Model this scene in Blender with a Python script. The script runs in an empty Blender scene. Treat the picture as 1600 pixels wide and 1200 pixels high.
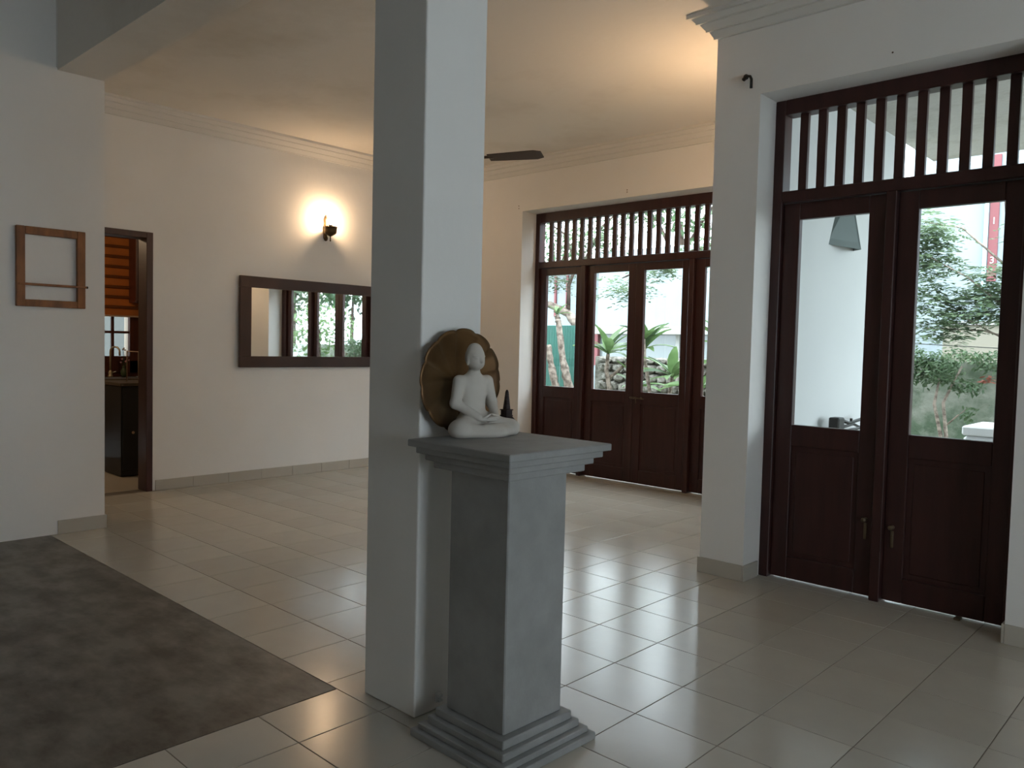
import bpy, bmesh, math, random
import numpy as np
from mathutils import Vector, Matrix
SC = bpy.context.scene
COL = SC.collection
PI = math.pi
random.seed(7)

# ------------------------------------------------------------------ camera
H = 1.33
YAW, PITCH, ROLL, FPX = 0.752124, -0.0472843, 0.0239818, 1247.5
def make_camera():
    cy, sy, cp, sp = math.cos(YAW), math.sin(YAW), math.cos(PITCH), math.sin(PITCH)
    f = Vector((-sy*cp, cy*cp, sp)); r = Vector((cy, sy, 0)); u = r.cross(f)
    c, s = math.cos(ROLL), math.sin(ROLL)
    r2 = r*c + u*s; u2 = -r*s + u*c
    cd = bpy.data.cameras.new('camera'); cd.sensor_width = 36; cd.lens = FPX/1600*36
    cd.clip_start = .05; cd.clip_end = 200
    o = bpy.data.objects.new('camera', cd); COL.objects.link(o)
    m = Matrix((r2, u2, -f)).transposed().to_4x4(); m.translation = (0, 0, H)
    o.matrix_world = m
    SC.camera = o
make_camera()

# ------------------------------------------------------------------ world, exposure
SKY = 3.9
w = bpy.data.worlds.new('world'); SC.world = w; w.use_nodes = True
nt = w.node_tree; bg = nt.nodes['Background']
tc = nt.nodes.new('ShaderNodeTexCoord'); sx = nt.nodes.new('ShaderNodeSeparateXYZ')
rp = nt.nodes.new('ShaderNodeValToRGB')
rp.color_ramp.elements[0].position = 0.0; rp.color_ramp.elements[0].color = (.76, .89, .98, 1)
rp.color_ramp.elements[1].position = 1.0; rp.color_ramp.elements[1].color = (.84, .93, 1.0, 1)
nt.links.new(tc.outputs['Generated'], sx.inputs[0]); nt.links.new(sx.outputs['Z'], rp.inputs[0])
nt.links.new(rp.outputs[0], bg.inputs['Color']); bg.inputs['Strength'].default_value = SKY
vs = SC.view_settings
SC.display_settings.display_device = 'sRGB'
vs.view_transform = 'Standard'; vs.look = 'None'; vs.gamma = 1; vs.use_curve_mapping = False
vs.exposure = 1.42
SC.cycles.use_denoising = True
SC.cycles.max_bounces = 14; SC.cycles.diffuse_bounces = 8; SC.cycles.glossy_bounces = 6
SC.cycles.transparent_max_bounces = 16; SC.cycles.transmission_bounces = 8
SC.cycles.caustics_reflective = False; SC.cycles.caustics_refractive = False
SC.cycles.sample_clamp_indirect = 6

# ------------------------------------------------------------------ materials
def mat(name, col, rough=.6, spec=.5, metal=0, noise=None, bump=None, coat=0, emis=None, rnd=0, stretch=None):
    """noise=(scale, colour2, contrast_lo, contrast_hi); bump=(scale, strength, distance)"""
    m = bpy.data.materials.new(name); m.use_nodes = True
    t = m.node_tree; b = t.nodes['Principled BSDF']; L = t.links.new
    c4 = (*col, 1)
    b.inputs['Base Color'].default_value = c4
    b.inputs['Roughness'].default_value = rough; b.inputs['Metallic'].default_value = metal
    b.inputs['Specular IOR Level'].default_value = spec
    b.inputs['Coat Weight'].default_value = coat; b.inputs['Coat Roughness'].default_value = .08
    tcn = t.nodes.new('ShaderNodeTexCoord'); mp = t.nodes.new('ShaderNodeMapping')
    L(tcn.outputs['Object'], mp.inputs[0])
    if stretch: mp.inputs['Scale'].default_value = stretch
    out = None
    if noise:
        n = t.nodes.new('ShaderNodeTexNoise'); n.inputs['Scale'].default_value = noise[0]
        n.inputs['Detail'].default_value = 6; n.inputs['Roughness'].default_value = .62
        r = t.nodes.new('ShaderNodeMapRange'); r.inputs[1].default_value = noise[2]; r.inputs[2].default_value = noise[3]
        mx = t.nodes.new('ShaderNodeMix'); mx.data_type = 'RGBA'
        mx.inputs[6].default_value = c4; mx.inputs[7].default_value = (*noise[1], 1)
        L(mp.outputs[0], n.inputs['Vector']); L(n.outputs[0], r.inputs[0]); L(r.outputs[0], mx.inputs[0])
        out = mx.outputs[2]
    if rnd:
        oi = t.nodes.new('ShaderNodeObjectInfo'); r = t.nodes.new('ShaderNodeMapRange')
        r.inputs[3].default_value = 1-rnd; r.inputs[4].default_value = 1+rnd
        L(oi.outputs['Random'], r.inputs[0])
        mm = t.nodes.new('ShaderNodeMix'); mm.data_type = 'RGBA'; mm.blend_type = 'MULTIPLY'; mm.inputs[0].default_value = 1
        mm.inputs[6].default_value = c4
        if out: L(out, mm.inputs[6])
        L(r.outputs[0], mm.inputs[7]); out = mm.outputs[2]
    if out: L(out, b.inputs['Base Color'])
    if bump:
        n = t.nodes.new('ShaderNodeTexNoise'); n.inputs['Scale'].default_value = bump[0]; n.inputs['Detail'].default_value = 4
        bp = t.nodes.new('ShaderNodeBump'); bp.inputs['Strength'].default_value = bump[1]; bp.inputs['Distance'].default_value = bump[2]
        L(mp.outputs[0], n.inputs['Vector']); L(n.outputs[0], bp.inputs['Height']); L(bp.outputs[0], b.inputs['Normal'])
    if emis:
        b.inputs['Emission Color'].default_value = (*emis[0], 1); b.inputs['Emission Strength'].default_value = emis[1]
    return m
def glassy(name, tint=(1, 1, 1), refl=1.0, ior=1.45):
    m = bpy.data.materials.new(name); m.use_nodes = True; t = m.node_tree
    t.nodes.remove(t.nodes['Principled BSDF'])
    tr = t.nodes.new('ShaderNodeBsdfTransparent'); tr.inputs[0].default_value = (*tint, 1)
    gl = t.nodes.new('ShaderNodeBsdfGlossy'); gl.inputs['Roughness'].default_value = .01
    # Schlick reflectance from the facing angle, the same on both faces of the pane
    lw = t.nodes.new('ShaderNodeLayerWeight'); lw.inputs[0].default_value = .5
    pw = t.nodes.new('ShaderNodeMath'); pw.operation = 'POWER'; pw.inputs[1].default_value = 5
    fr = t.nodes.new('ShaderNodeMapRange'); fr.inputs[3].default_value = ((ior-1)/(ior+1))**2
    mx = t.nodes.new('ShaderNodeMixShader'); L = t.links.new
    L(lw.outputs['Facing'], pw.inputs[0]); L(pw.outputs[0], fr.inputs[0])
    L(fr.outputs[0], mx.inputs[0]); L(tr.outputs[0], mx.inputs[1]); L(gl.outputs[0], mx.inputs[2])
    L(mx.outputs[0], t.nodes['Material Output'].inputs[0])
    return m

M = {}
M['wall'] = mat('wall_plaster', (.80, .785, .76), .75, .3, noise=(1.3, (.76, .74, .71), .35, .75), bump=(9, .25, .01))
M['ceil'] = mat('ceiling_paint', (.74, .70, .645), .85, .2, noise=(1.1, (.62, .57, .50), .5, .78), bump=(14, .2, .01))
M['trim'] = mat('cornice_paint', (.68, .66, .62), .7, .3)
M['tile'] = mat('floor_tile', (.49, .455, .395), .20, .45, noise=(2.2, (.455, .42, .365), .4, .7), rnd=.04, bump=(2.2, .035, .02))
M['grout'] = mat('tile_grout', (.16, .14, .115), .9, .2)
M['skirt'] = mat('skirting_tile', (.46, .425, .365), .3, .5)
M['cement'] = mat('polished_cement', (.175, .160, .138), .42, .4, noise=(5.5, (.060, .047, .035), .36, .66), bump=(9, .15, .01), stretch=(.8, 1.3, 1))
M['wood'] = mat('dark_red_wood', (.050, .017, .015), .40, .36, noise=(3.0, (.030, .011, .010), .35, .7), stretch=(6, 6, .7), bump=(30, .06, .003))
M['woodk'] = mat('kitchen_wood', (.085, .022, .011), .45, .4, noise=(4, (.05, .014, .008), .35, .7), stretch=(5, 5, .6))
M['woodf'] = mat('brown_frame_wood', (.30, .118, .036), .5, .4, noise=(5, (.15, .06, .022), .35, .68), stretch=(1, 3, .8))
M['mframe'] = mat('mirror_frame_wood', (.055, .022, .013), .4, .4, noise=(4, (.035, .014, .009), .35, .7))
M['stone'] = mat('grey_cast_stone', (.335, .335, .33), .62, .35, noise=(3.4, (.235, .235, .23), .34, .68), bump=(40, .25, .004))
M['marble'] = mat('matt_white_stone', (.56, .52, .465), .7, .3, noise=(9, (.51, .47, .42), .4, .7))
M['bronze'] = mat('aged_bronze', (.17, .092, .036), .44, .5, .75, noise=(5, (.11, .058, .026), .35, .65), bump=(18, .15, .004))
M['darkwood'] = mat('carved_dark_stone', (.030, .019, .018), .5, .4)
M['black'] = mat('black_iron', (.012, .011, .010), .45, .5, .3)
M['lampmetal'] = mat('antique_brass', (.10, .062, .028), .38, .5, .8)
M['bulb'] = mat('lit_bulb', (1, .9, .7), .5, emis=((1, .69, .42), 120))
M['bulb2'] = mat('lit_bulb_strong', (1, .9, .7), .5, emis=((1, .69, .43), 285))
M['glass'] = glassy('window_glass', (.99, 1, .995))
M['chimney'] = glassy('lamp_glass', (1, .98, .94), ior=1.3)
M['mirror'] = mat('mirror_glass', (.86, .88, .87), .015, 1, 1)
M['fan'] = mat('fan_brown', (.045, .026, .016), .35, .5)
M['latch'] = mat('brass_latch', (.16, .12, .08), .4, .5, .8)
M['white'] = mat('white_plastic', (.60, .61, .61), .4, .5)
M['extwall'] = mat('exterior_white_wall', (.46, .47, .465), .85, .2, noise=(.8, (.42, .43, .43), .4, .8))
M['paint2'] = mat('toned_down_white_paint', (.225, .26, .275), .85, .2, noise=(.8, (.19, .225, .24), .4, .8))  # white darkened evenly so the outdoor walls do not blow out
M['soffit'] = mat('rough_soffit_plaster', (.42, .41, .385), .9, .1, noise=(3, (.31, .295, .255), .5, .75), bump=(26, .5, .02))
M['soffit2'] = mat('veranda_screed', (.5, .49, .46), .8, .2)
M['ground'] = mat('garden_soil', (.26, .25, .22), .95, .1, noise=(3, (.13, .15, .09), .4, .62), bump=(8, .6, .03))
M['moss'] = mat('mossy_wall', (.22, .23, .195), .95, .1, noise=(2.6, (.075, .105, .07), .40, .60), bump=(12, .6, .03))
M['tan'] = mat('tan_render', (.20, .185, .15), .9, .1)
M['rock'] = mat('rubble_stone', (.27, .255, .225), .95, .05, noise=(6, (.11, .105, .085), .4, .65), bump=(14, .7, .03))
M['green'] = mat('green_metal_sheet', (.045, .155, .125), .55, .4, noise=(2, (.035, .12, .10), .4, .7))
M['bark'] = mat('grey_bark', (.30, .25, .21), .9, .1, noise=(16, (.11, .085, .07), .42, .6), bump=(30, .8, .01))
M['barkd'] = mat('dark_bark', (.09, .065, .05), .9, .1, noise=(12, (.04, .03, .024), .4, .6), bump=(24, .8, .01))
def leafmat(name, c, c2):
    m = mat(name, c, .5, .4, noise=(5, c2, .4, .62)); t = m.node_tree; b = t.nodes['Principled BSDF']
    tl = t.nodes.new('ShaderNodeBsdfTranslucent'); mx = t.nodes.new('ShaderNodeMixShader'); mx.inputs[0].default_value = .35
    src = b.inputs['Base Color'].links[0].from_socket
    t.links.new(src, tl.inputs[0]); t.links.new(b.outputs[0], mx.inputs[1]); t.links.new(tl.outputs[0], mx.inputs[2])
    t.links.new(mx.outputs[0], t.nodes['Material Output'].inputs[0]); return m
M['blind'] = leafmat('orange_blind', (.52, .19, .045), (.46, .165, .04))
M['blind2'] = leafmat('orange_blind_band', (.20, .07, .02), (.18, .06, .018))
M['leaf'] = leafmat('leaf_green', (.085, .135, .065), (.045, .085, .04))
M['leafb'] = leafmat('leaf_bright', (.17, .27, .11), (.11, .19, .07))
M['leafd'] = leafmat('leaf_dark', (.05, .11, .045), (.03, .07, .03))
M['leafp'] = leafmat('leaf_pale', (.19, .26, .155), (.11, .165, .09))
M['leafr'] = leafmat('leaf_red', (.22, .06, .04), (.15, .05, .03))
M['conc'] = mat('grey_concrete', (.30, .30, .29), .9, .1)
M['winglass'] = mat('dark_window', (.12, .14, .14), .15, .6)
M['pink'] = mat('red_paint', (.17, .06, .065), .7, .2)
M['pipe'] = mat('pale_blue_pipe', (.42, .62, .66), .5, .3)
M['wire'] = mat('wire', (.16, .17, .17), .6)
M['rope'] = mat('pale_rope', (.6, .6, .56), .6)
M['sconce'] = mat('dark_sheet_metal', (.10, .125, .12), .5, .4, .3)

M['rail'] = mat('pale_rail', (.42, .30, .21), .6)
M['darkcab'] = mat('black_cabinet', (.010, .010, .010), .4, .4)
M['ktop'] = mat('kitchen_worktop', (.08, .06, .04), .7, .2)
M['kwall'] = mat('kitchen_wall', (.30, .25, .20), .8, .2)
M['brass'] = mat('cream_tap', (.50, .42, .29), .3, .5, .4)
M['petal'] = mat('pink_petal', (.62, .36, .38), .7)
M['petalw'] = mat('white_petal', (.72, .70, .68), .7)
M['hole'] = mat('wall_plug_hole', (.10, .05, .035), .9)

# ------------------------------------------------------------------ helpers
class MB:
    def __init__(s): s.v = []; s.f = []
    def add(s, vs, fs):
        n = len(s.v); s.v += [tuple(v) for v in vs]; s.f += [tuple(i+n for i in f) for f in fs]; return s
    def box(s, x0, x1, y0, y1, z0, z1):
        v = [(x, y, z) for z in (z0, z1) for y in (y0, y1) for x in (x0, x1)]
        return s.add(v, [(0, 2, 3, 1), (4, 5, 7, 6), (0, 1, 5, 4), (2, 6, 7, 3), (0, 4, 6, 2), (1, 3, 7, 5)])
    def cbox(s, x0, x1, y0, y1, z0, z1, b=.003):
        """box with chamfered vertical+horizontal edges (each face inset)"""
        b = min(b, (x1-x0)*.3, (y1-y0)*.3, (z1-z0)*.3)
        bm = bmesh.new(); bmesh.ops.create_cube(bm, size=1)
        for v in bm.verts:
            v.co = Vector(((x0+x1)/2+v.co.x*(x1-x0), (y0+y1)/2+v.co.y*(y1-y0), (z0+z1)/2+v.co.z*(z1-z0)))
        bmesh.ops.bevel(bm, geom=bm.edges[:], offset=b, segments=1, affect='EDGES')
        bm.verts.index_update()
        s.add([v.co for v in bm.verts], [[v.index for v in f.verts] for f in bm.faces]); bm.free(); return s
    def tube(s, pts, rad, n=8, cap=True):
        pts = [Vector(p) for p in pts]; k = len(pts)
        if not hasattr(rad, '__len__'): rad = [rad]*k
        ring = []; prev = None
        for i, p in enumerate(pts):
            d = (pts[min(i+1, k-1)]-pts[max(i-1, 0)])
            d = d.normalized() if d.length > 1e-9 else Vector((0, 0, 1))
            if prev is None:
                a = Vector((0, 0, 1)) if abs(d.z) < .9 else Vector((1, 0, 0)); prev = d.cross(a).normalized()
            prev = (prev-d*prev.dot(d)).normalized(); q = d.cross(prev)
            ring.append([p+(prev*math.cos(2*PI*j/n)+q*math.sin(2*PI*j/n))*rad[i] for j in range(n)])
        vs = [v for r in ring for v in r]; fs = []
        for i in range(k-1):
            for j in range(n):
                fs.append((i*n+j, i*n+(j+1) % n, (i+1)*n+(j+1) % n, (i+1)*n+j))
        if cap: fs += [tuple(range(n))[::-1], tuple((k-1)*n+j for j in range(n))]
        return s.add(vs, fs)
    def lathe(s, prof, c=(0, 0, 0), n=20, axis='z'):
        vs = []; fs = []
        for r, z in prof:
            for j in range(n):
                a = 2*PI*j/n; p = (r*math.cos(a), r*math.sin(a), z)
                if axis == 'x': p = (z, p[0], p[1])
                if axis == 'y': p = (p[0], z, p[1])
                vs.append((c[0]+p[0], c[1]+p[1], c[2]+p[2]))
        k = len(prof)
        for i in range(k-1):
            for j in range(n): fs.append((i*n+j, i*n+(j+1) % n, (i+1)*n+(j+1) % n, (i+1)*n+j))
        fs += [tuple(range(n))[::-1], tuple((k-1)*n+j for j in range(n))]
        return s.add(vs, fs)
    def mesh(s, name, smooth=False):
        me = bpy.data.meshes.new(name); me.from_pydata(s.v, [], s.f); me.update()
        bm = bmesh.new(); bm.from_mesh(me); bmesh.ops.recalc_face_normals(bm, faces=bm.faces[:]); bm.to_mesh(me); bm.free()
        if smooth: me.polygons.foreach_set('use_smooth', [True]*len(me.polygons))
        return me
    def obj(s, name, m, parent=None, smooth=False, loc=None):
        me = s.mesh(name, smooth); me.materials.append(m)
        return link(name, me, parent, loc)
def link(name, me, parent=None, loc=None):
    o = bpy.data.objects.new(name, me); COL.objects.link(o)
    if loc is not None: o.location = loc
    if parent is not None: o.parent = parent
    return o
def bevel(o, wd, seg=2):
    md = o.modifiers.new('bevel', 'BEVEL'); md.width = wd; md.segments = seg; md.limit_method = 'ANGLE'
    return o
def empty(name, loc=(0, 0, 0), rz=0, parent=None):
    o = bpy.data.objects.new(name, None); COL.objects.link(o); o.location = loc; o.rotation_euler = (0, 0, rz)
    o.empty_display_size = .1
    if parent: o.parent = parent
    return o
def tag(o, label, cat, group=None, kind=None):
    o['label'] = label; o['category'] = cat
    if group: o['group'] = group
    if kind: o['kind'] = kind
    return o
def struct(o, label=None, cat=None):
    o['kind'] = 'structure'
    if label: o['label'] = label
    if cat: o['category'] = cat
    return o
def box(name, m, x0, x1, y0, y1, z0, z1, parent=None, b=0):
    q = MB()
    (q.cbox(x0, x1, y0, y1, z0, z1, b) if b else q.box(x0, x1, y0, y1, z0, z1))
    return q.obj(name, m, parent)

# ------------------------------------------------------------------ room shell
CEIL = 3.28; HI = 4.7
XM, XS, XR = -6.97, -5.82, -2.41       # mirror wall, stub wall, return wall faces
YF, YN = 6.30, 4.27                    # far and near door wall faces
def build_shell():
    # wall with the mirror and the kitchen opening
    q = MB()
    q.box(XM-.15, XM, 2.90, YF+.3, 0, CEIL).box(XM-.15, XM, 2.10, 2.90, 2.22, CEIL).box(XM-.15, XM, 2.10, 2.16, 0, 2.22)
    struct(q.obj('wall_left', M['wall']), 'off-white plaster wall with the long mirror and kitchen doorway', 'wall')
    q = MB(); q.box(XM-.15, XS, -2.75, 2.10, 0, 3.075).box(XM-.15, XS, 1.81, 2.10, 3.075, HI).box(XM-.15, XS-.03, -2.75, 1.81, 3.075, HI)
    struct(q.obj('wall_stub', M['wall']), 'off-white wall end at far left carrying the empty wooden frame', 'wall')
    # far door wall
    q = MB()
    q.box(XM, -5.80, YF, 6.60, 0, CEIL).box(-5.80, -3.11, YF, 6.60, 2.765, CEIL).box(-3.11, XR, YF, 6.60, 0, CEIL)
    wf = struct(q.obj('wall_far', M['wall']), 'far plaster wall around the four-panel garden doors', 'wall')
    # return wall between the near and the far door walls
    wr = struct(box('wall_return', M['wall'], XR, -2.13, YN, 6.62, 0, CEIL), 'projecting white wall end between the two door openings', 'wall')
    box('outer_plaster', M['extwall'], -2.131, -2.122, 4.571, 6.62, -.1, 3.0, wr)
    q = MB()
    q.box(-2.13, -.81, YN, 4.57, 2.785, CEIL).box(-.81, 3.1, YN, 4.57, 0, CEIL)
    wn = struct(q.obj('wall_near', M['wall']), 'plaster wall around the near double doors on the right', 'wall')
    struct(box('wall_back', M['wall'], XS, 3.1, -2.75, -2.6, 0, HI), 'plaster wall behind the viewpoint', 'wall')
    q = MB()   # right wall with a window opening outside the frame
    q.box(3.0, 3.15, -2.6, .2, 0, CEIL).box(3.0, 3.15, 2.3, YN, 0, CEIL).box(3.0, 3.15, .2, 2.3, 0, .85).box(3.0, 3.15, .2, 2.3, 1.95, CEIL).box(3.0, 3.15, -2.6, 1.95, CEIL, HI)
    struct(q.obj('wall_right', M['wall']), 'plaster wall to the right of the viewpoint with a window', 'wall')
    struct(box('ceiling_high', M['conc'], XM-.15, 3.15, -2.75, 2.10, HI, HI+.12), 'ceiling of the taller space over the dark floor', 'ceiling')  # dark concrete colour used as painted shade, keeps the space above the beam dim
    struct(box('ceiling', M['ceil'], XM-.15, 3.15, 2.10, 6.62, CEIL, CEIL+.12), 'off-white painted ceiling with faint stains', 'ceiling')
    struct(box('trim_beam', M['ceil'], XS, 3.0, 1.81, 2.10, 3.06, HI), 'white ceiling beam running from left wall over the square column', 'beam')
    # column
    p = bevel(box('column', M['wall'], -2.425, -2.13, 1.81, 2.10, 0, 3.06), .006, 2)
    struct(p, 'tall square off-white plaster column behind the stone pedestal', 'column')
    # small white clip on the column near the floor
    c = MB(); c.cbox(-2.13, -2.118, 1.905, 1.932, .03, .066, .004).box(-2.118, -2.110, 1.910, 1.927, .050, .060).box(-2.118, -2.110, 1.910, 1.927, .034, .040)
    c.obj('cable_clip', M['white'], p)['label'] = 'small white plastic clip low on the column'
    # cornice profile  (height below ceiling, projection)
    prof = [(0, .135), (.022, .135), (.022, .115), (.045, .095), (.052, .095), (.052, .078), (.085, .052), (.092, .052), (.092, .036), (.125, .018), (.132, .018), (.132, 0), (0, 0)]
    def cornice(name, pts, nrm, label):
        """pts: polyline of wall face points, nrm: inward offsets directions per point"""
        q = MB(); vs = []; n = len(prof)
        for (x, y), (nx, ny) in zip(pts, nrm):
            for d, pr in prof: vs.append((x+nx*pr, y+ny*pr, CEIL-d))
        fs = [(i*n+j, i*n+(j+1) % n, (i+1)*n+(j+1) % n, (i+1)*n+j) for i in range(len(pts)-1) for j in range(n)]
        fs += [tuple(range(n)), tuple((len(pts)-1)*n+j for j in range(n))]
        q.add(vs, fs); struct(q.obj(name, M['trim']), label, 'cornice')
    cornice('trim_1', [(XM, 2.11), (XM, YF), (XR, YF), (XR, YN), (3.0, YN), (3.0, 2.11)],
            [(1, 0), (1, -1), (-1, -1), (-1, -1), (-1, -1), (-1, 0)], 'stepped white plaster cornice under the ceiling')
    # skirting
    def skirt(name, segs, label):
        e = struct(empty(name), label, 'skirting')
        for (x0, x1, y0, y1) in segs:
            L = max(x1-x0, y1-y0); k = max(1, round(L/.33))
            for i in range(k):
                if x1-x0 > y1-y0: box('skirting_tile', M['skirt'], x0+i*L/k+.001, x0+(i+1)*L/k-.001, y0, y1, 0, .092, e, .002)
                else: box('skirting_tile', M['skirt'], x0, x1, y0+i*L/k+.001, y0+(i+1)*L/k-.001, 0, .092, e, .002)
        return e
    skirt('baseboard_left', [(XM, XM+.012, 2.93, YF)], 'beige tile skirting along the mirror wall')
    skirt('baseboard_stub', [(XS, XS+.012, 1.80, 2.112), (XM, XS, 2.10, 2.112)], 'short beige tile skirting at the left wall end')
    skirt('baseboard_far', [(XM+.012, -5.80, YF-.012, YF), (-3.11, XR, YF-.012, YF)], 'beige tile skirting beside the far doors')
    skirt('baseboard_return', [(XR-.012, -2.13, YN-.012, YN), (XR-.012, XR, YN, YF-.012), (-2.13, -2.118, YN-.012, 4.44)], 'beige tile skirting around the projecting wall end')
    skirt('baseboard_near', [(-.81, 3.0, YN-.012, YN), (-.822, -.81, YN-.012, 4.44)], 'beige tile skirting right of the near doors')
    # plug holes left by curtain brackets
    for (x, y, z) in ((-5.854, YF, 2.825), (-5.853, YF, 2.798), (-4.459, YF, 2.835), (-4.459, YF, 2.815)):
        MB().lathe([(.006, -.002), (.004, 0)], (x, y, z), 8, 'y').obj('plug_hole', M['hole'], wf)
    MB().lathe([(.005, -.002), (.003, 0)], (-1.427, YN, 2.851), 8, 'y').obj('plug_hole', M['hole'], wn)

def build_floor():
    fl = struct(box('floor', M['grout'], XM-.15, 3.15, -2.75, 6.62, -.12, -.003), 'beige square ceramic tile floor with thin dark joints', 'floor')
    T = .33004; gx, gy = -2.5943, 3.07634; g = .0016
    def cellmesh(a, b, key={}):
        k = (round(a, 3), round(b, 3))
        if k in key: return key[k]
        q = MB(); hx, hy = a/2-g, b/2-g; c = .0015
        v = [(-hx, -hy, -.004), (hx, -hy, -.004), (hx, hy, -.004), (-hx, hy, -.004),
             (-hx, -hy, -c*.5), (hx, -hy, -c*.5), (hx, hy, -c*.5), (-hx, hy, -c*.5),
             (-hx+c, -hy+c, 0), (hx-c, -hy+c, 0), (hx-c, hy-c, 0), (-hx+c, hy-c, 0)]
        f = [(0, 1, 5, 4), (1, 2, 6, 5), (2, 3, 7, 6), (3, 0, 4, 7), (4, 5, 9, 8), (5, 6, 10, 9), (6, 7, 11, 10), (7, 4, 8, 11), (8, 9, 10, 11)]
        me = bpy.data.meshes.new('tile'); me.from_pydata(v, [], f); me.materials.append(M['tile']); key[k] = me; return me
    cells = []
    for j in range(-18, 11):
        y0, y1 = gy+j*T, gy+(j+1)*T
        for i in range(-14, 18):
            x0, x1 = gx+i*T, gx+(i+1)*T
            xa = XM if j >= -4 else -2.525
            X0, X1, Y0, Y1 = max(x0, xa), min(x1, 3.0), max(y0, -2.6), min(y1, 6.59)
            if j >= 4 and x0 > XR-.05: Y1 = min(Y1, 4.56)
            if X1-X0 < .012 or Y1-Y0 < .012: continue
            # approximate size in the photograph's view
            cx, cy = (X0+X1)/2, (Y0+Y1)/2
            d = -cx*math.sin(YAW)+cy*math.cos(YAW); s = cx*math.cos(YAW)+cy*math.sin(YAW)
            vis = d > .5 and abs(s/d) < .74 and (H/d) < .60
            if cx > XR and cy > YN+.2: vis = False
            # hidden in the return wall's shadow
            size = (X1-X0)*(Y1-Y0)/max(d, .3)**3 if vis else 0
            cells.append((size, cx, cy, X1-X0, Y1-Y0))
    cells.sort(reverse=True)
    rest = MB()
    for k, (sz, cx, cy, a, b) in enumerate(cells):
        me = cellmesh(a, b)
        if k < 300 and sz > 0:
            o = link('tile', me, fl, (cx, cy, 0)); o.rotation_euler = (random.uniform(-.0009, .0009), random.uniform(-.0009, .0009), 0)
        else:
            rest.add([(v.co.x+cx, v.co.y+cy, v.co.z) for v in me.vertices], [tuple(p.vertices) for p in me.polygons])
    o = rest.obj('tile_field', M['tile'], fl); o['kind'] = 'stuff'
    s = box('floor_cement', M['cement'], XS, -2.528, -2.6, 1.753, -.02, .0)
    struct(s, 'dark mottled polished cement floor at the lower left', 'floor')

# ------------------------------------------------------------------ doors
def door_set(name, label, X0, X1, yf, leaves, posts, ztop, zt0, zt1, leaf_top, panes, slat0, pitch, knobs):
    """yf = front face of frame; leaves [(x0,x1)], posts [(x0,x1)]"""
    e = struct(empty(name, (0, 0, 0)), label, 'doors')
    D = .10; W = M['wood']
    fr = MB()
    fr.cbox(X0, leaves[0][0], yf, yf+D, 0, ztop, .004)
    fr.cbox(leaves[-1][1], X1, yf, yf+D, 0, ztop, .004)
    fr.cbox(leaves[0][0], leaves[-1][1], yf, yf+D, zt1, ztop, .004)
    fr.obj('frame', W, e)
    box('transom_bar', W, leaves[0][0], leaves[-1][1], yf-.004, yf+D, leaf_top, zt0, e, .005)
    for (a, b) in posts: box('post', W, a, b, yf-.012, yf+D, 0, leaf_top, e, .004)
    # hand-cut slats of the transom grille
    x = slat0; k = 0
    while x < leaves[-1][1]-.02:
        q = MB(); n = 5; wv = .5 if X0 < -4 else .15
        a0 = random.uniform(-.004, .004)*wv
        vs = []
        for i in range(n):
            z = zt0-.004+(zt1-zt0+.008)*i/(n-1); dx = random.uniform(-.004, .004)*wv+a0
            vs += [(x-.0235+dx, yf+.035, z), (x+.0235+dx, yf+.035, z), (x+.0235+dx, yf+.062, z), (x-.0235+dx, yf+.062, z)]
        fs = [(i*4+j, i*4+(j+1) % 4, (i+1)*4+(j+1) % 4, (i+1)*4+j) for i in range(n-1) for j in range(4)]+[(0, 1, 2, 3), ((n-1)*4, (n-1)*4+1, (n-1)*4+2, (n-1)*4+3)]
        q.add(vs, fs).obj('slat', W, e)
        x += pitch; k += 1
    zb, zp0, zp1 = .010, .912, 2.098
    for li, ((a, b), (pa, pb)) in enumerate(zip(leaves, panes)):
        ya, yb = yf+.03, yf+.07
        q = MB(); g = .0015
        q.cbox(a+g, pa, ya, yb, zb, leaf_top-.003, .003).cbox(pb, b-g, ya, yb, zb, leaf_top-.003, .003)
        q.cbox(pa, pb, ya, yb, zp1, leaf_top-.003, .003).cbox(pa, pb, ya, yb, .79, zp0, .003).cbox(pa, pb, ya, yb, zb, .14, .003)
        lf = q.obj('door_leaf', W, e)
        box('pane', M['glass'], pa-.004, pb+.004, yf+.048, yf+.052, zp0-.004, zp1+.004, lf)
        q = MB(); m_ = .03
        q.box(pa-.002, pb+.002, yf+.045, yf+.055, .138, .792)
        q.cbox(pa+m_, pb-m_, yf+.041, yf+.059, .14+m_, .79-m_, .003)
        q.obj('panel', W, lf)
    for kind, x, z, li in knobs:
        lf = [c for c in e.children if c.name.startswith('door_leaf')][li]
        q = MB()
        if kind == 'knob':
            q.lathe([(.012, 0), (.012, -.004), (.005, -.006), (.005, -.02), (.012, -.026), (.014, -.034), (.008, -.040)], (x, yf+.03, z), 12, 'y')
            q.cbox(x-.008, x+.008, yf+.026, yf+.030, z-.11, z-.02, .001)
            q.obj('handle', M['latch'], lf, True)
        else:
            q.tube([(x-.085, yf+.018, z+.004), (x+.08, yf+.018, z-.004)], .006, 8)
            for dx in (-.07, -.045, -.02, .05): q.cbox(x+dx-.006, x+dx+.006, yf+.010, yf+.030, z-.011, z+.013, .002)
            q.tube([(x-.005, yf+.018, z), (x-.005, yf+.006, z-.01), (x-.003, yf+.008, z-.05)], .005, 6)
            q.obj('latch', M['latch'], lf, True)
    # slim hinge blocks
    return e

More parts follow.
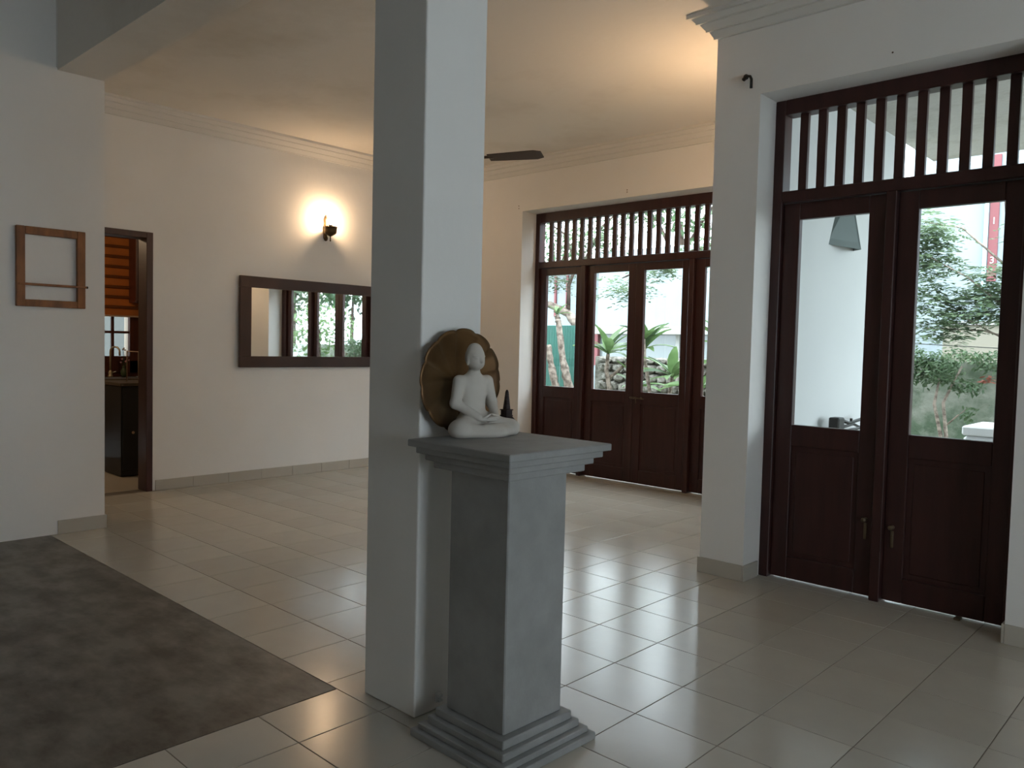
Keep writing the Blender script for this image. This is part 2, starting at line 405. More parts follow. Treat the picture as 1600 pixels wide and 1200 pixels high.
def build_doors():
    d1 = door_set('door_1', 'near dark red wooden double doors with glass panes and slatted transom', -2.13, -.81, 4.47,
             [(-2.072, -1.490), (-1.437, -.862)], [(-1.490, -1.437)], 2.785, 2.262, 2.70, 2.195,
             [(-1.974, -1.588), (-1.336, -.946)], -1.972, .1043, [('knob', -1.535, .43, 0), ('knob', -1.395, .41, 1)])
    d2 = door_set('door_2', 'far dark red wooden four-leaf garden doors with slatted transom', -5.80, -3.11, 6.52,
             [(-5.745, -5.155), (-5.103, -4.497), (-4.497, -3.89), (-3.838, -3.225)], [(-5.155, -5.103), (-3.89, -3.838)],
             2.765, 2.243, 2.665, 2.175, [(-5.66, -5.245), (-5.012, -4.587), (-4.405, -3.982), (-3.745, -3.32)],
             -5.612, .1035, [('latch', -4.44, .85, 1)])
    # small wooden floor stop under the near right leaf
    box('floor_stop', M['latch'], -1.07, -1.04, 4.455, 4.50, .0, .012, d1, .002)

# ------------------------------------------------------------------ pedestal, statue, disc, stupa
def build_pedestal():
    e = tag(empty('stone_pedestal', (-1.8191, 1.9407, 0), -.0259), 'grey square stone pedestal with stepped cap and base, holding the white seated statue', 'pedestal')
    S = M['stone']
    for w_, z0, z1 in ((.2238, 0, .0251), (.2049, .0251, .0451), (.1828, .0451, .070), (.1638, .070, .0985)):
        box('base_step', S, -w_, w_, -w_, w_, z0, z1, e, .003)
    q = MB(); a, b = .1375, .1375
    q.cbox(-a, a, -a, a, .0985, .918, .004); q.obj('shaft', S, e)
    for w_, z0, z1 in ((.180, .918, .9435), (.2008, .9435, .966), (.2224, .966, .9888)):
        box('cap_step', S, -w_, w_, -w_, w_, z0, z1, e, .003)
    box('top_slab', S, -.2422, .2422, -.2422, .2422, .9888, 1.012, e, .003)

def surface_nets(F, org, h):
    """naive surface nets on scalar grid F (negative inside)"""
    S = F < 0
    nx, ny, nz = F.shape
    idx = -np.ones((nx-1, ny-1, nz-1), int)
    cnt = np.zeros((nx-1, ny-1, nz-1), int)
    for a in (0, 1):
        for b in (0, 1):
            for c in (0, 1): cnt += S[a:nx-1+a, b:ny-1+b, c:nz-1+c]
    act = (cnt > 0) & (cnt < 8)
    ii = np.argwhere(act); idx[act] = np.arange(len(ii))
    acc = np.zeros((len(ii), 3)); num = np.zeros(len(ii))
    cs = [(a, b, c) for a in (0, 1) for b in (0, 1) for c in (0, 1)]
    for p in range(8):
        for q in range(p+1, 8):
            A, B = np.array(cs[p]), np.array(cs[q])
            if abs(A-B).sum() != 1: continue
            fa = F[ii[:, 0]+A[0], ii[:, 1]+A[1], ii[:, 2]+A[2]]; fb = F[ii[:, 0]+B[0], ii[:, 1]+B[1], ii[:, 2]+B[2]]
            m = (fa < 0) != (fb < 0)
            t = np.where(m, fa/np.where(m, fa-fb, 1), 0)[:, None]
            acc += np.where(m[:, None], A+t*(B-A), 0); num += m
    V = (ii+acc/num[:, None])*h+org
    faces = []
    for ax in range(3):
        sl0 = [slice(None)]*3; sl1 = [slice(None)]*3
        sl0[ax] = slice(0, -1); sl1[ax] = slice(1, None)
        ch = S[tuple(sl0)] != S[tuple(sl1)]
        o1, o2 = [k for k in range(3) if k != ax]
        pts = np.argwhere(ch)
        pts = pts[(pts[:, o1] > 0) & (pts[:, o2] > 0) & (pts[:, o1] < F.shape[o1]-1) & (pts[:, o2] < F.shape[o2]-1)]
        d1 = np.zeros(3, int); d1[o1] = 1; d2 = np.zeros(3, int); d2[o2] = 1
        g = lambda P: idx[P[:, 0], P[:, 1], P[:, 2]]
        faces.append(np.stack([g(pts), g(pts-d1), g(pts-d1-d2), g(pts-d2)], 1))
    return V, np.concatenate(faces)

def build_statue():
    e = tag(empty('buddha_statue', (-1.992, 1.982, 1.012), -.155), 'small matt white statue of a seated meditating figure on the grey pedestal', 'statue')
    h = .0024
    x = np.arange(-.085, .095, h); y = np.arange(-.18, .18, h); z = np.arange(-.006, .335, h)
    X, Y, Z = np.meshgrid(x, y, z, indexing='ij')
    def ell(c, r):
        px, py, pz = (X-c[0])/r[0], (Y-c[1])/r[1], (Z-c[2])/r[2]
        k = np.sqrt(px*px+py*py+pz*pz); return (k-1)*min(r)
    def cap(a, b, r1, r2):
        a = np.array(a); b = np.array(b); d = b-a; L = d@d
        t = np.clip(((X-a[0])*d[0]+(Y-a[1])*d[1]+(Z-a[2])*d[2])/L, 0, 1)
        return np.sqrt((X-a[0]-t*d[0])**2+(Y-a[1]-t*d[1])**2+(Z-a[2]-t*d[2])**2)-(r1+t*(r2-r1))
    def sm(a, b, k):
        q = np.clip(.5+.5*(b-a)/k, 0, 1); return b*(1-q)+a*q-k*q*(1-q)
    # torso
    T = ell((-.027, -.018, .045), (.048, .072, .045))
    T = sm(T, ell((-.028, -.022, .105), (.034, .046, .062)), .02)
    T = sm(T, ell((-.029, -.022, .165), (.035, .054, .046)), .02)
    T = sm(T, cap((-.031, -.070, .192), (-.031, .026, .192), .019, .019), .022)
    T = sm(T, cap((-.029, -.022, .195), (-.021, -.025, .238), .023, .0185), .022)
    # folded legs: thighs, shins, feet
    G = T
    for s in (-1, 1):
        G = sm(G, cap((-.015, .045*s, .040), (.022, .106*s, .033 if s < 0 else .028), .037, .033 if s < 0 else .026), .02)
        G = sm(G, ell((.012, .113*s, .026), (.036, .032, .028)), .02)
    G = sm(G, cap((.030, -.106, .026), (.058, .035, .018), .026, .018), .008)
    G = sm(G, cap((.030, .110, .022), (.050, -.02, .030), .022, .018), .006)
    G = sm(G, ell((.056, .045, .026), (.014, .036, .012)), .006)     # foot resting on the calf
    G = sm(G, ell((.045, 0, .012), (.036, .10, .018)), .012)
    # arms
    for s in (-1, 1):
        A = sm(cap((-.031, -.022+.060*s, .191), (-.028, -.020+.078*s, .116), .0225, .019), cap((-.028, -.020+.078*s, .114), (.034, .036*s-.004, .070), .0195, .0125), .01)
        G = np.where(A < .03, sm(G, A, .007), np.minimum(G, A))
    # hands laid one on the other, fingers and thumbs
    Hn = sm(ell((.040, -.018, .062), (.017, .026, .0085)), ell((.038, .018, .066), (.017, .026, .0085)), .003)
    for s, zz in ((-1, .060), (1, .067)):
        for k in range(4):
            fx = .030+.0075*k
            Hn = np.minimum(Hn, cap((fx, -.016*s*-1*-1, zz+.001), (fx+.002, .022*s*-1, zz), .0046, .0036) if False else cap((fx+.002, .020*s, zz+.001), (fx+.004, (-.020+abs(k-1.5)*.003)*s, zz), .0046, .0036))
        Hn = sm(Hn, cap((.046, .034*s, zz+.004), (.050, .004*s, .080), .0048, .0036), .003)
    G = sm(G, Hn, .004)
    # head (set a little back and to its right)
    X0, Y0 = X, Y; X, Y = X+.006, Y+.028
    Hd = ell((-.010, 0, .276), (.037, .034, .043))
    Hd = sm(Hd, ell((.006, 0, .254), (.024, .022, .020)), .014)
    Hd = sm(Hd, ell((-.012, 0, .308), (.021, .020, .017)), .012)     # top knot
    Hd = sm(Hd, cap((.0245, 0, .279), (.0335, 0, .2625), .0036, .0058), .004)
    for s in (-1, 1):
        Hd = sm(Hd, ell((-.006, .0335*s, .264), (.0075, .0042, .0185)), .003)
        Hd = sm(Hd, cap((.0215, .006*s, .2815), (.0165, .0235*s, .2805), .0034, .0022), .003)     # brow
        Hd = sm(Hd, ell((.0215, .0125*s, .2730), (.0052, .0075, .0036)), .0015)                    # eyelid
    Hd = sm(Hd, ell((.0258, 0, .2535), (.0036, .0088, .0022)), .002)
    Hd = sm(Hd, ell((.0250, 0, .2490), (.0038, .0068, .0024)), .002)
    X, Y = X0, Y0
    G = sm(G, Hd, .006)
    # hem edge across the chest
    F = np.maximum(G, -Z)
    V, Q = surface_nets(F, np.array([x[0], y[0], z[0]]), h)
    V[:, 2] = np.maximum(V[:, 2], 0)
    me = bpy.data.meshes.new('body'); me.from_pydata(V.tolist(), [], Q.tolist()); me.update()
    bm = bmesh.new(); bm.from_mesh(me); bmesh.ops.recalc_face_normals(bm, faces=bm.faces[:])
    bmesh.ops.smooth_vert(bm, verts=bm.verts[:], factor=.4, use_axis_x=True, use_axis_y=True, use_axis_z=True)
    bm.to_mesh(me); bm.free()
    me.polygons.foreach_set('use_smooth', [True]*len(me.polygons)); me.materials.append(M['marble'])
    link('body', me, e)
    # draped robe panel lying in front of the hands
    q = MB(); q.cbox(.052, .0655, -.020, .014, .0515, .0555, .0015); q.obj('robe_fold', M['marble'], e)

def build_disc():
    # lobed bronze lotus-leaf plaque hanging on the column face, thin dished sheet
    n = 180; rings = [0, .12, .25, .4, .55, .7, .82, .92, 1.0]
    cy, cz, ry, rz = 1.960, 1.203, .196, .187
    vs = []; fs = []
    def pt(a, k, back):
        lob = abs(math.sin((a-math.radians(13))*6.2))**.32
        R = .93+.07*lob
        xx = -2.108+.030*k**2.2+.0015*k*math.sin((a-.2)*12)
        return (xx-(.004 if back else 0), cy+ry*R*k*math.cos(a), cz+rz*R*k*math.sin(a))
    for back in (0, 1):
        for k in rings[1:]:
            for i in range(n): vs.append(pt(2*PI*i/n, k, back))
        vs.append(pt(0, 0, back))
    m = n*(len(rings)-1)+1
    for back in (0, 1):
        o = back*m
        for r in range(len(rings)-2):
            for i in range(n): fs.append((o+r*n+i, o+r*n+(i+1) % n, o+(r+1)*n+(i+1) % n, o+(r+1)*n+i))
        for i in range(n): fs.append((o+m-1, o+(i+1) % n, o+i))
    r = len(rings)-2
    for i in range(n): fs.append((r*n+i, r*n+(i+1) % n, m+r*n+(i+1) % n, m+r*n+i))
    q = MB(); q.add(vs, fs)
    e = tag(empty('bronze_plaque', (-2.13, 1.96, 1.2)), 'large round bronze plaque with a lobed leaf edge, behind the white statue', 'plaque')
    o = q.obj('leaf_disc', M['bronze'], e, True); o.location = (2.13, -1.96, -1.2)
    q = MB(); q.tube([(0, 0, .03), (.022, 0, .03)], .005, 8); q.tube([(0, -.06, -.06), (.024, -.06, -.06)], .005, 8); q.obj('wall_peg', M['black'], e)

def build_stupa():
    e = tag(empty('stupa_ornament', (-2.033, 2.147, 1.012), -.0259), 'tiny dark carved stupa ornament beside the white statue on the pedestal', 'ornament')
    q = MB(); q.cbox(-.027, .027, -.027, .027, 0, .022, .001).cbox(-.0245, .0245, -.0245, .0245, .022, .040, .001)
    q.add([(-.027, -.027, .040), (.027, -.027, .040), (.027, .027, .040), (-.027, .027, .040), (-.015, -.015, .058), (.015, -.015, .058), (.015, .015, .058), (-.015, .015, .058)],
          [(0, 1, 5, 4), (1, 2, 6, 5), (2, 3, 7, 6), (3, 0, 4, 7), (4, 5, 6, 7), (0, 3, 2, 1)])
    q.obj('plinth', M['darkwood'], e)
    q = MB(); q.cbox(-.0175, .0175, -.0175, .0175, .058, .063, .001).cbox(-.0155, .0155, -.0155, .0155, .063, .080, .001).cbox(-.018, .018, -.018, .018, .080, .084, .001)
    q.obj('relic_chamber', M['darkwood'], e)
    prof = [(.0125, .084)]
    for k in range(10):
        r = .0138-.0008*k; z = .086+.0065*k; prof += [(r, z), (r, z+.005), (r-.0014, z+.006)]
    prof += [(.005, .152), (.003, .156)]
    MB().lathe(prof, (0, 0, 0), 14).obj('spire', M['darkwood'], e, True)

# ------------------------------------------------------------------ wall things
def build_mirror():
    e = tag(empty('wall_mirror', (XM, 5.05, 1.5)), 'long horizontal wall mirror in a dark wooden frame left of the column', 'mirror')
    y0, y1, z0, z1 = 3.68-5.05, 6.05-5.05, 1.073-1.5, 1.926-1.5
    W = M['mframe']; t = .105; d = .034
    for n, a in (('frame_rail', (0, d, y0, y1, z1-t, z1)), ('frame_rail', (0, d, y0, y1, z0, z0+t)),
                 ('frame_stile', (0, d, y0, y0+t+.01, z0+t, z1-t)), ('frame_stile', (0, d, y1-t-.01, y1, z0+t, z1-t))):
        box(n, W, *a, e, .003)
    g = MB(); g.box(.010, .022, y0+t-.01, y1-t+.01, z0+t-.01, z1-t+.01); g.obj('mirror_glass', M['mirror'], e); e.rotation_euler = (0, 0, .0125); e.location.x = XM+.013

def build_empty_frame():
    e = tag(empty('wooden_wall_frame', (XS, 1.765, 1.77)), 'empty brown wooden frame with a thin shelf bar on the left wall', 'frame')
    y0, y1, z0, z1 = 1.559-1.765, 1.968-1.765, 1.512-1.77, 2.024-1.77
    W = M['woodf']; d = .032
    box('frame_stile', W, 0, d, y0, y0+.05, z0, z1, e, .003)
    box('frame_stile', W, 0, d, y1-.05, y1, z0, z1, e, .003)
    box('frame_rail', W, 0, d-.001, y0+.05, y1-.05, z1-.05, z1, e, .003)
    box('frame_rail', W, 0, d-.001, y0+.05, y1-.05, z0, z0+.045, e, .003)
    box('shelf_bar', W, .0, d+.012, y0+.012, y1+.004, 1.648-1.77, 1.662-1.77, e, .002)
    q = MB(); q.lathe([(.006, 0), (.009, .004), (.006, .009)], (d+.004, y1+.004, 1.655-1.77), 10, 'y'); q.obj('peg', M['black'], e)

def build_sconce(name, loc, rz, label, bulb='bulb'):
    e = tag(empty(name, loc, rz), label, 'wall lamp', 'oil-lamp style wall lights')
    # local: +x away from wall, z up, origin at backplate centre on the wall
    B = M['lampmetal']
    q = MB()
    q.lathe([(.004, -.125), (.017, -.115), (.021, -.095), (.015, -.078), (.008, -.070), (.018, -.060), (.024, -.035), (.018, -.012), (.010, -.004),
             (.021, .006), (.026, .025), (.015, .045), (.012, .055), (.019, .075), (.021, .095), (.014, .112), (.006, .120), (.009, .128), (.003, .140)], (.020, 0, 0), 14)
    q.cbox(0, .016, -.018, .018, -.10, .10, .003)
    q.obj('backplate', B, e, True)
    q = MB(); q.tube([(.02, 0, -.035), (.045, 0, -.055), (.075, 0, -.050), (.095, 0, -.035)], .007, 8)
    q.tube([(.02, 0, .03), (.04, 0, .045), (.055, 0, .02), (.045, 0, .0), (.06, 0, -.02)], .004, 6)
    q.obj('arm', B, e, True)
    q = MB(); q.lathe([(.003, -.135), (.008, -.125), (.005, -.112), (.007, -.098), (.004, -.086), (.016, -.080), (.042, -.066), (.062, -.050), (.066, -.030), (.066, .004), (.070, .006), (.070, .012), (.030, .014)], (.10, 0, 0), 10)
    q.obj('oil_font', B, e, True)
    q = MB(); q.lathe([(.016, .010), (.016, .022), (.022, .026), (.022, .034), (.012, .036)], (.10, 0, 0), 16); q.obj('burner', B, e, True)
    # glass chimney, an open curved tube
    prof = [(.036, .014), (.046, .045), (.050, .075), (.042, .115), (.030, .150), (.028, .200)]
    n = 24; vs = []; fs = []
    for r, z in prof: vs += [(.10+r*math.cos(2*PI*j/n), r*math.sin(2*PI*j/n), z) for j in range(n)]
    fs = [(i*n+j, i*n+(j+1) % n, (i+1)*n+(j+1) % n, (i+1)*n+j) for i in range(len(prof)-1) for j in range(n)]
    MB().add(vs, fs).obj('glass_chimney', M['chimney'], e, True)
    q = MB(); q.lathe([(.010, .036), (.018, .048), (.028, .066), (.031, .084), (.026, .104), (.014, .120), (.002, .126)], (.10, 0, 0), 14)
    q.obj('bulb', M[bulb], e, True)
    return e

def build_fan():
    e = tag(empty('ceiling_fan', (-4.83, 4.60, CEIL)), 'dark brown ceiling fan, one blade showing right of the column', 'fan')
    F = M['fan']
    MB().lathe([(.06, 0), (.058, -.02), (.03, -.06), (.014, -.07)], (0, 0, 0), 20).obj('canopy', F, e, True)
    MB().tube([(0, 0, -.06), (0, 0, -.34)], .012, 10).obj('rod', F, e, True)
    MB().lathe([(.014, -.33), (.05, -.34), (.085, -.36), (.10, -.39), (.10, -.43), (.075, -.455), (.04, -.465), (.01, -.468)], (0, 0, 0), 24).obj('motor', F, e, True)
    a0 = math.atan2(.24, .56)
    for k in range(3):
        a = a0+k*2*PI/3
        q = MB(); vs = []; N = 8
        R = Matrix.Rotation(a, 3, 'Z')
        for i in range(N+1):
            t = i/N; r = .16+.46*t; wd = .050+.020*t
            if i == N: wd = .045
            if i == N-1: wd = .066
            for sgn, zz in ((-1, 0), (1, 0), (1, -.006), (-1, -.006)):
                vs.append(R @ Vector((r, sgn*wd, zz-sgn*wd*.27))+Vector((0, 0, -.413)))
        fs = [(i*4+j, i*4+(j+1) % 4, (i+1)*4+(j+1) % 4, (i+1)*4+j) for i in range(N) for j in range(4)]+[(0, 1, 2, 3), (N*4, N*4+1, N*4+2, N*4+3)]
        b = q.add(vs, fs).obj('blade', F, e)
        q = MB(); p0 = R @ Vector((.08, 0, -.41)); p1 = R @ Vector((.20, 0, -.412)); q.tube([p0, p1], .012, 6); q.obj('blade_bracket', F, b)

def build_bracket():
    e = tag(empty('curtain_bracket', (-2.222, YN, 2.895)), 'small black curtain rod bracket above the near doors', 'bracket')
    q = MB(); q.lathe([(.016, 0), (.016, -.006), (.006, -.008)], (0, 0, 0), 12, 'y'); q.obj('rosette', M['black'], e)
    q = MB(); q.tube([(0, -.004, 0), (.004, -.03, -.022), (.008, -.045, -.026), (.030, -.05, -.012), (.050, -.05, -.018), (.058, -.05, -.035), (.058, -.05, -.085)], [.008, .010, .011, .008, .008, .008, .0085], 8)
    q.obj('hook', M['black'], e, True)

# ------------------------------------------------------------------ kitchen
def build_kitchen():
    q = MB()
    q.box(-9.75, XM-.15, 2.9, 6.6, -.10, -.006)
    q.box(-9.95, XM-.15, -.5, 2.9, -.10, -.006).box(-9.95, -9.75, 2.9, 6.6, -.1, -.006)
    struct(q.obj('floor_kitchen', M['skirt']), 'tile floor of the kitchen beyond the doorway', 'floor')
    q = MB(); q.box(-10.1, -9.95, -.5, 3.50, 0, 2.9).box(-10.1, -9.95, 3.87, 6.6, 0, 2.9).box(-10.1, -9.95, 3.50, 3.87, 0, 1.09).box(-10.1, -9.95, 3.50, 3.87, 2.52, 2.9)
    q.box(-10.1, -9.95, 2.6, 3.0, 0, 2.9)
    struct(q.obj('wall_kitchen', M['kwall']), 'brownish kitchen wall around the window', 'wall')
    struct(box('wall_kitchen_side', M['kwall'], -9.95, XM-.15, 4.3, 4.4, 0, 2.9), 'kitchen side wall', 'wall')
    struct(box('wall_kitchen_end', M['kwall'], -9.95, XM-.15, -.5, -.4, 0, 2.9), 'kitchen end wall', 'wall')
    struct(box('ceiling_kitchen', M['kwall'], -10.1, XM-.15, -.5, 6.6, 2.9, 3.0), 'kitchen ceiling', 'ceiling')
    l = bpy.data.lights.new('blind_fill', 'POINT'); l.energy = 14; l.color = (1, .72, .45); l.shadow_soft_size = .08  # added fill light without a fitting, warms the blind from the room side
    lo = bpy.data.objects.new('blind_fill', l); COL.objects.link(lo); lo.location = (-8.7, 2.0, 2.6)
    struct(box('wall_view_dimmer', mat('dimmed_wall', (.10, .105, .10), .95), -12.4, -12.2, 0, 8.5, -.2, 4.6), 'added dark wall dimming the view through the kitchen window', 'wall')  # added wall, its dark colour stands in for shade outside the window
    # doorway frame
    W = M['wood']
    e = struct(empty('door_3'), 'dark wooden frame of the kitchen doorway', 'doorway')
    q = MB(); q.cbox(XM-.16, XM+.012, 2.85, 2.905, 0, 2.225, .003); q.obj('jamb', W, e)
    q = MB(); q.cbox(XM-.16, XM+.012, 2.155, 2.205, 0, 2.225, .003); q.obj('jamb', W, e)
    box('lintel', W, XM-.16, XM+.012, 2.205, 2.85, 2.175, 2.225, e, .003)
    # window of 3 x 2 small panes
    K = M['woodk']
    e = struct(empty('window_1'), 'small kitchen window with dark red muntins behind the orange blind', 'window')
    q = MB(); q.box(-9.96, -9.90, 3.86, 3.99, .90, 2.5).box(-9.96, -9.90, 3.46, 3.86, 1.05, 1.10).box(-9.96, -9.90, 3.46, 3.86, 2.45, 2.52).box(-9.96, -9.90, 3.40, 3.46, 1.05, 2.52)
    q.obj('window_frame', K, e)
    box('window_sill', K, -9.95, -9.90, 3.30, 3.99, .90, 1.05, e, .004)
    for z in (1.37, 1.75, 2.1): box('muntin', K, -9.95, -9.915, 3.46, 3.86, z, z+.03, e, .004)
    box('muntin', K, -9.95, -9.912, 3.655, 3.685, 1.10, 2.45, e, .004)
    box('pane', M['glass'], -9.935, -9.930, 3.46, 3.86, 1.10, 2.45, e)
    # blind: folds of a roman shade, each band a piece
    e = tag(empty('roman_blind', (-9.88, 3.6, 2.49)), 'orange-brown pleated roman blind over the kitchen window', 'blind')
    z = 2.49
    for k in range(7):
        box('band', M['blind'], .0, .012, -.30, .365, -.118*k-.085, -.118*k, e, .003)
        box('fold', M['blind2'], .0, .026, -.30, .365, -.118*k-.118, -.118*k-.085, e, .004)
    box('band', M['blind'], .0, .014, -.30, .368, -.905, -.826, e, .003)
    box('bottom_rail', M['rail'], -.004, .020, -.305, .372, -.925, -.905, e, .003)
    # upper cupboard
    e = tag(empty('wall_cupboard', (-9.94, 4.05, 1.74)), 'dark wooden wall cupboard right of the orange blind in the kitchen', 'cupboard')
    box('body', K, 0, .28, -.215, .25, 0, .80, e, .004); d = box('door', M['wood'], .282, .30, -.21, .245, .005, .795, e, .004)
    MB().lathe([(.008, 0), (.012, .012), (.004, .02)], (.30, -.17, .1), 10, 'x').obj('knob', M['latch'], d)
    # worktop and base cupboards under the window
    e = tag(empty('sink_cupboard', (-9.65, 3.55, 0)), 'black base cupboard under the kitchen window', 'cupboard')
    box('body', M['darkcab'], -.29, .27, -.75, .73, 0, .82, e, .004)
    for k in range(3):
        d = box('door', M['darkcab'], .271, .289, -.745+.492*k, -.26+.492*k, .08, .80, e, .004)
        MB().lathe([(.006, 0), (.011, .012), (.004, .02)], (.289, -.30+.492*k, .7), 10, 'x').obj('knob', M['latch'], d)
    t = tag(empty('kitchen_worktop', (-9.65, 3.55, .822)), 'brown kitchen worktop below the window', 'worktop')
    box('slab', M['ktop'], -.29, .31, -.76, .74, 0, .035, t, .004)
    box('upstand', M['woodk'], -.29, -.262, -.76, .74, .035, .085, t, .003)
    t = tag(empty('kitchen_tap', (-9.80, 3.60, .858)), 'tall cream gooseneck tap on the kitchen worktop', 'tap')
    MB().lathe([(.028, 0), (.026, .02), (.018, .03), (.024, .05), (.016, .07), (.012, .08)], (0, 0, 0), 16).obj('base', M['brass'], t, True)
    pts = [(0, 0, .07), (0, 0, .30)]+[(.0+.045-.045*math.cos(a), .035-.035*math.cos(a), .30+.055*math.sin(a)) for a in (.5, 1, 1.6, 2.1, 2.7, 3.1)]+[(.092, .07, .25)]
    MB().tube(pts, .011, 10).obj('spout', M['brass'], t, True)
    MB().tube([(0, .02, .05), (.02, .055, .065)], .006, 8).obj('lever', M['brass'], t, True)
    t = tag(empty('flower_vase', (-9.72, 3.72, .858)), 'small green vase of pink and white flowers beside the tap', 'vase')
    MB().lathe([(.022, 0), (.034, .03), (.036, .07), (.020, .105), (.018, .12), (.024, .13)], (0, 0, 0), 18).obj('vase', mat('green_glazed', (.05, .075, .035), .25), t, True)
    rr = random.Random(3)
    for k in range(9):
        a = rr.uniform(0, 6.28); r = rr.uniform(.005, .055); zz = .17+rr.uniform(-.01, .06)+(.11 if k > 5 else 0)
        x, y = r*math.cos(a)*(.5 if k > 5 else 1), r*math.sin(a)*(.4 if k > 5 else 1)
        s_ = MB().tube([(0, 0, .11), (x*.5, y*.5, zz*.7), (x, y, zz)], .002, 5).obj('stem', M['leafd'], t)
        q = MB()
        for j in range(6):
            b = j*PI/3; q.add([(x, y, zz), (x+.014*math.cos(b-.35), y+.014*math.sin(b-.35), zz+.012), (x+.026*math.cos(b), y+.026*math.sin(b), zz+.010), (x+.014*math.cos(b+.35), y+.014*math.sin(b+.35), zz+.012)], [(0, 1, 2, 3)])
        q.lathe([(.002, zz-.006), (.010, zz+.006), (.004, zz+.018)], (x, y, 0), 8)
        q.obj('flower', M['petal'] if k < 6 else M['petalw'], s_)
    t = tag(empty('soap_dish', (-9.62, 3.86, .858)), 'small pale dish at the right end of the kitchen worktop', 'dish')
    MB().lathe([(.018, 0), (.035, .010), (.037, .012), (.020, .004)], (0, 0, 0), 16).obj('dish', M['petalw'], t, True)
    # low black cabinet just inside the doorway
    e = tag(empty('kitchen_cabinet', (-7.85, 3.30, 0)), 'low black cabinet just inside the kitchen doorway', 'cabinet')
    box('body', M['darkcab'], -.55, 0, -.32, .32, .0, .86, e, .004)
    box('top', M['ktop'], -.56, .012, -.33, .33, .862, .892, e, .004)
    d = box('door', M['darkcab'], .001, .018, -.31, .31, .06, .85, e, .004)
    MB().lathe([(.007, 0), (.014, .014), (.005, .024)], (.018, -.22, .42), 12, 'x').obj('knob', M['rail'], d)
    q = MB(); q.tube([(-.02, -.15, .892), (-.02, -.15, 1.19), (-.30, -.15, 1.19), (-.30, -.15, .892)], .006, 8); q.obj('rail', M['rail'], e, True)

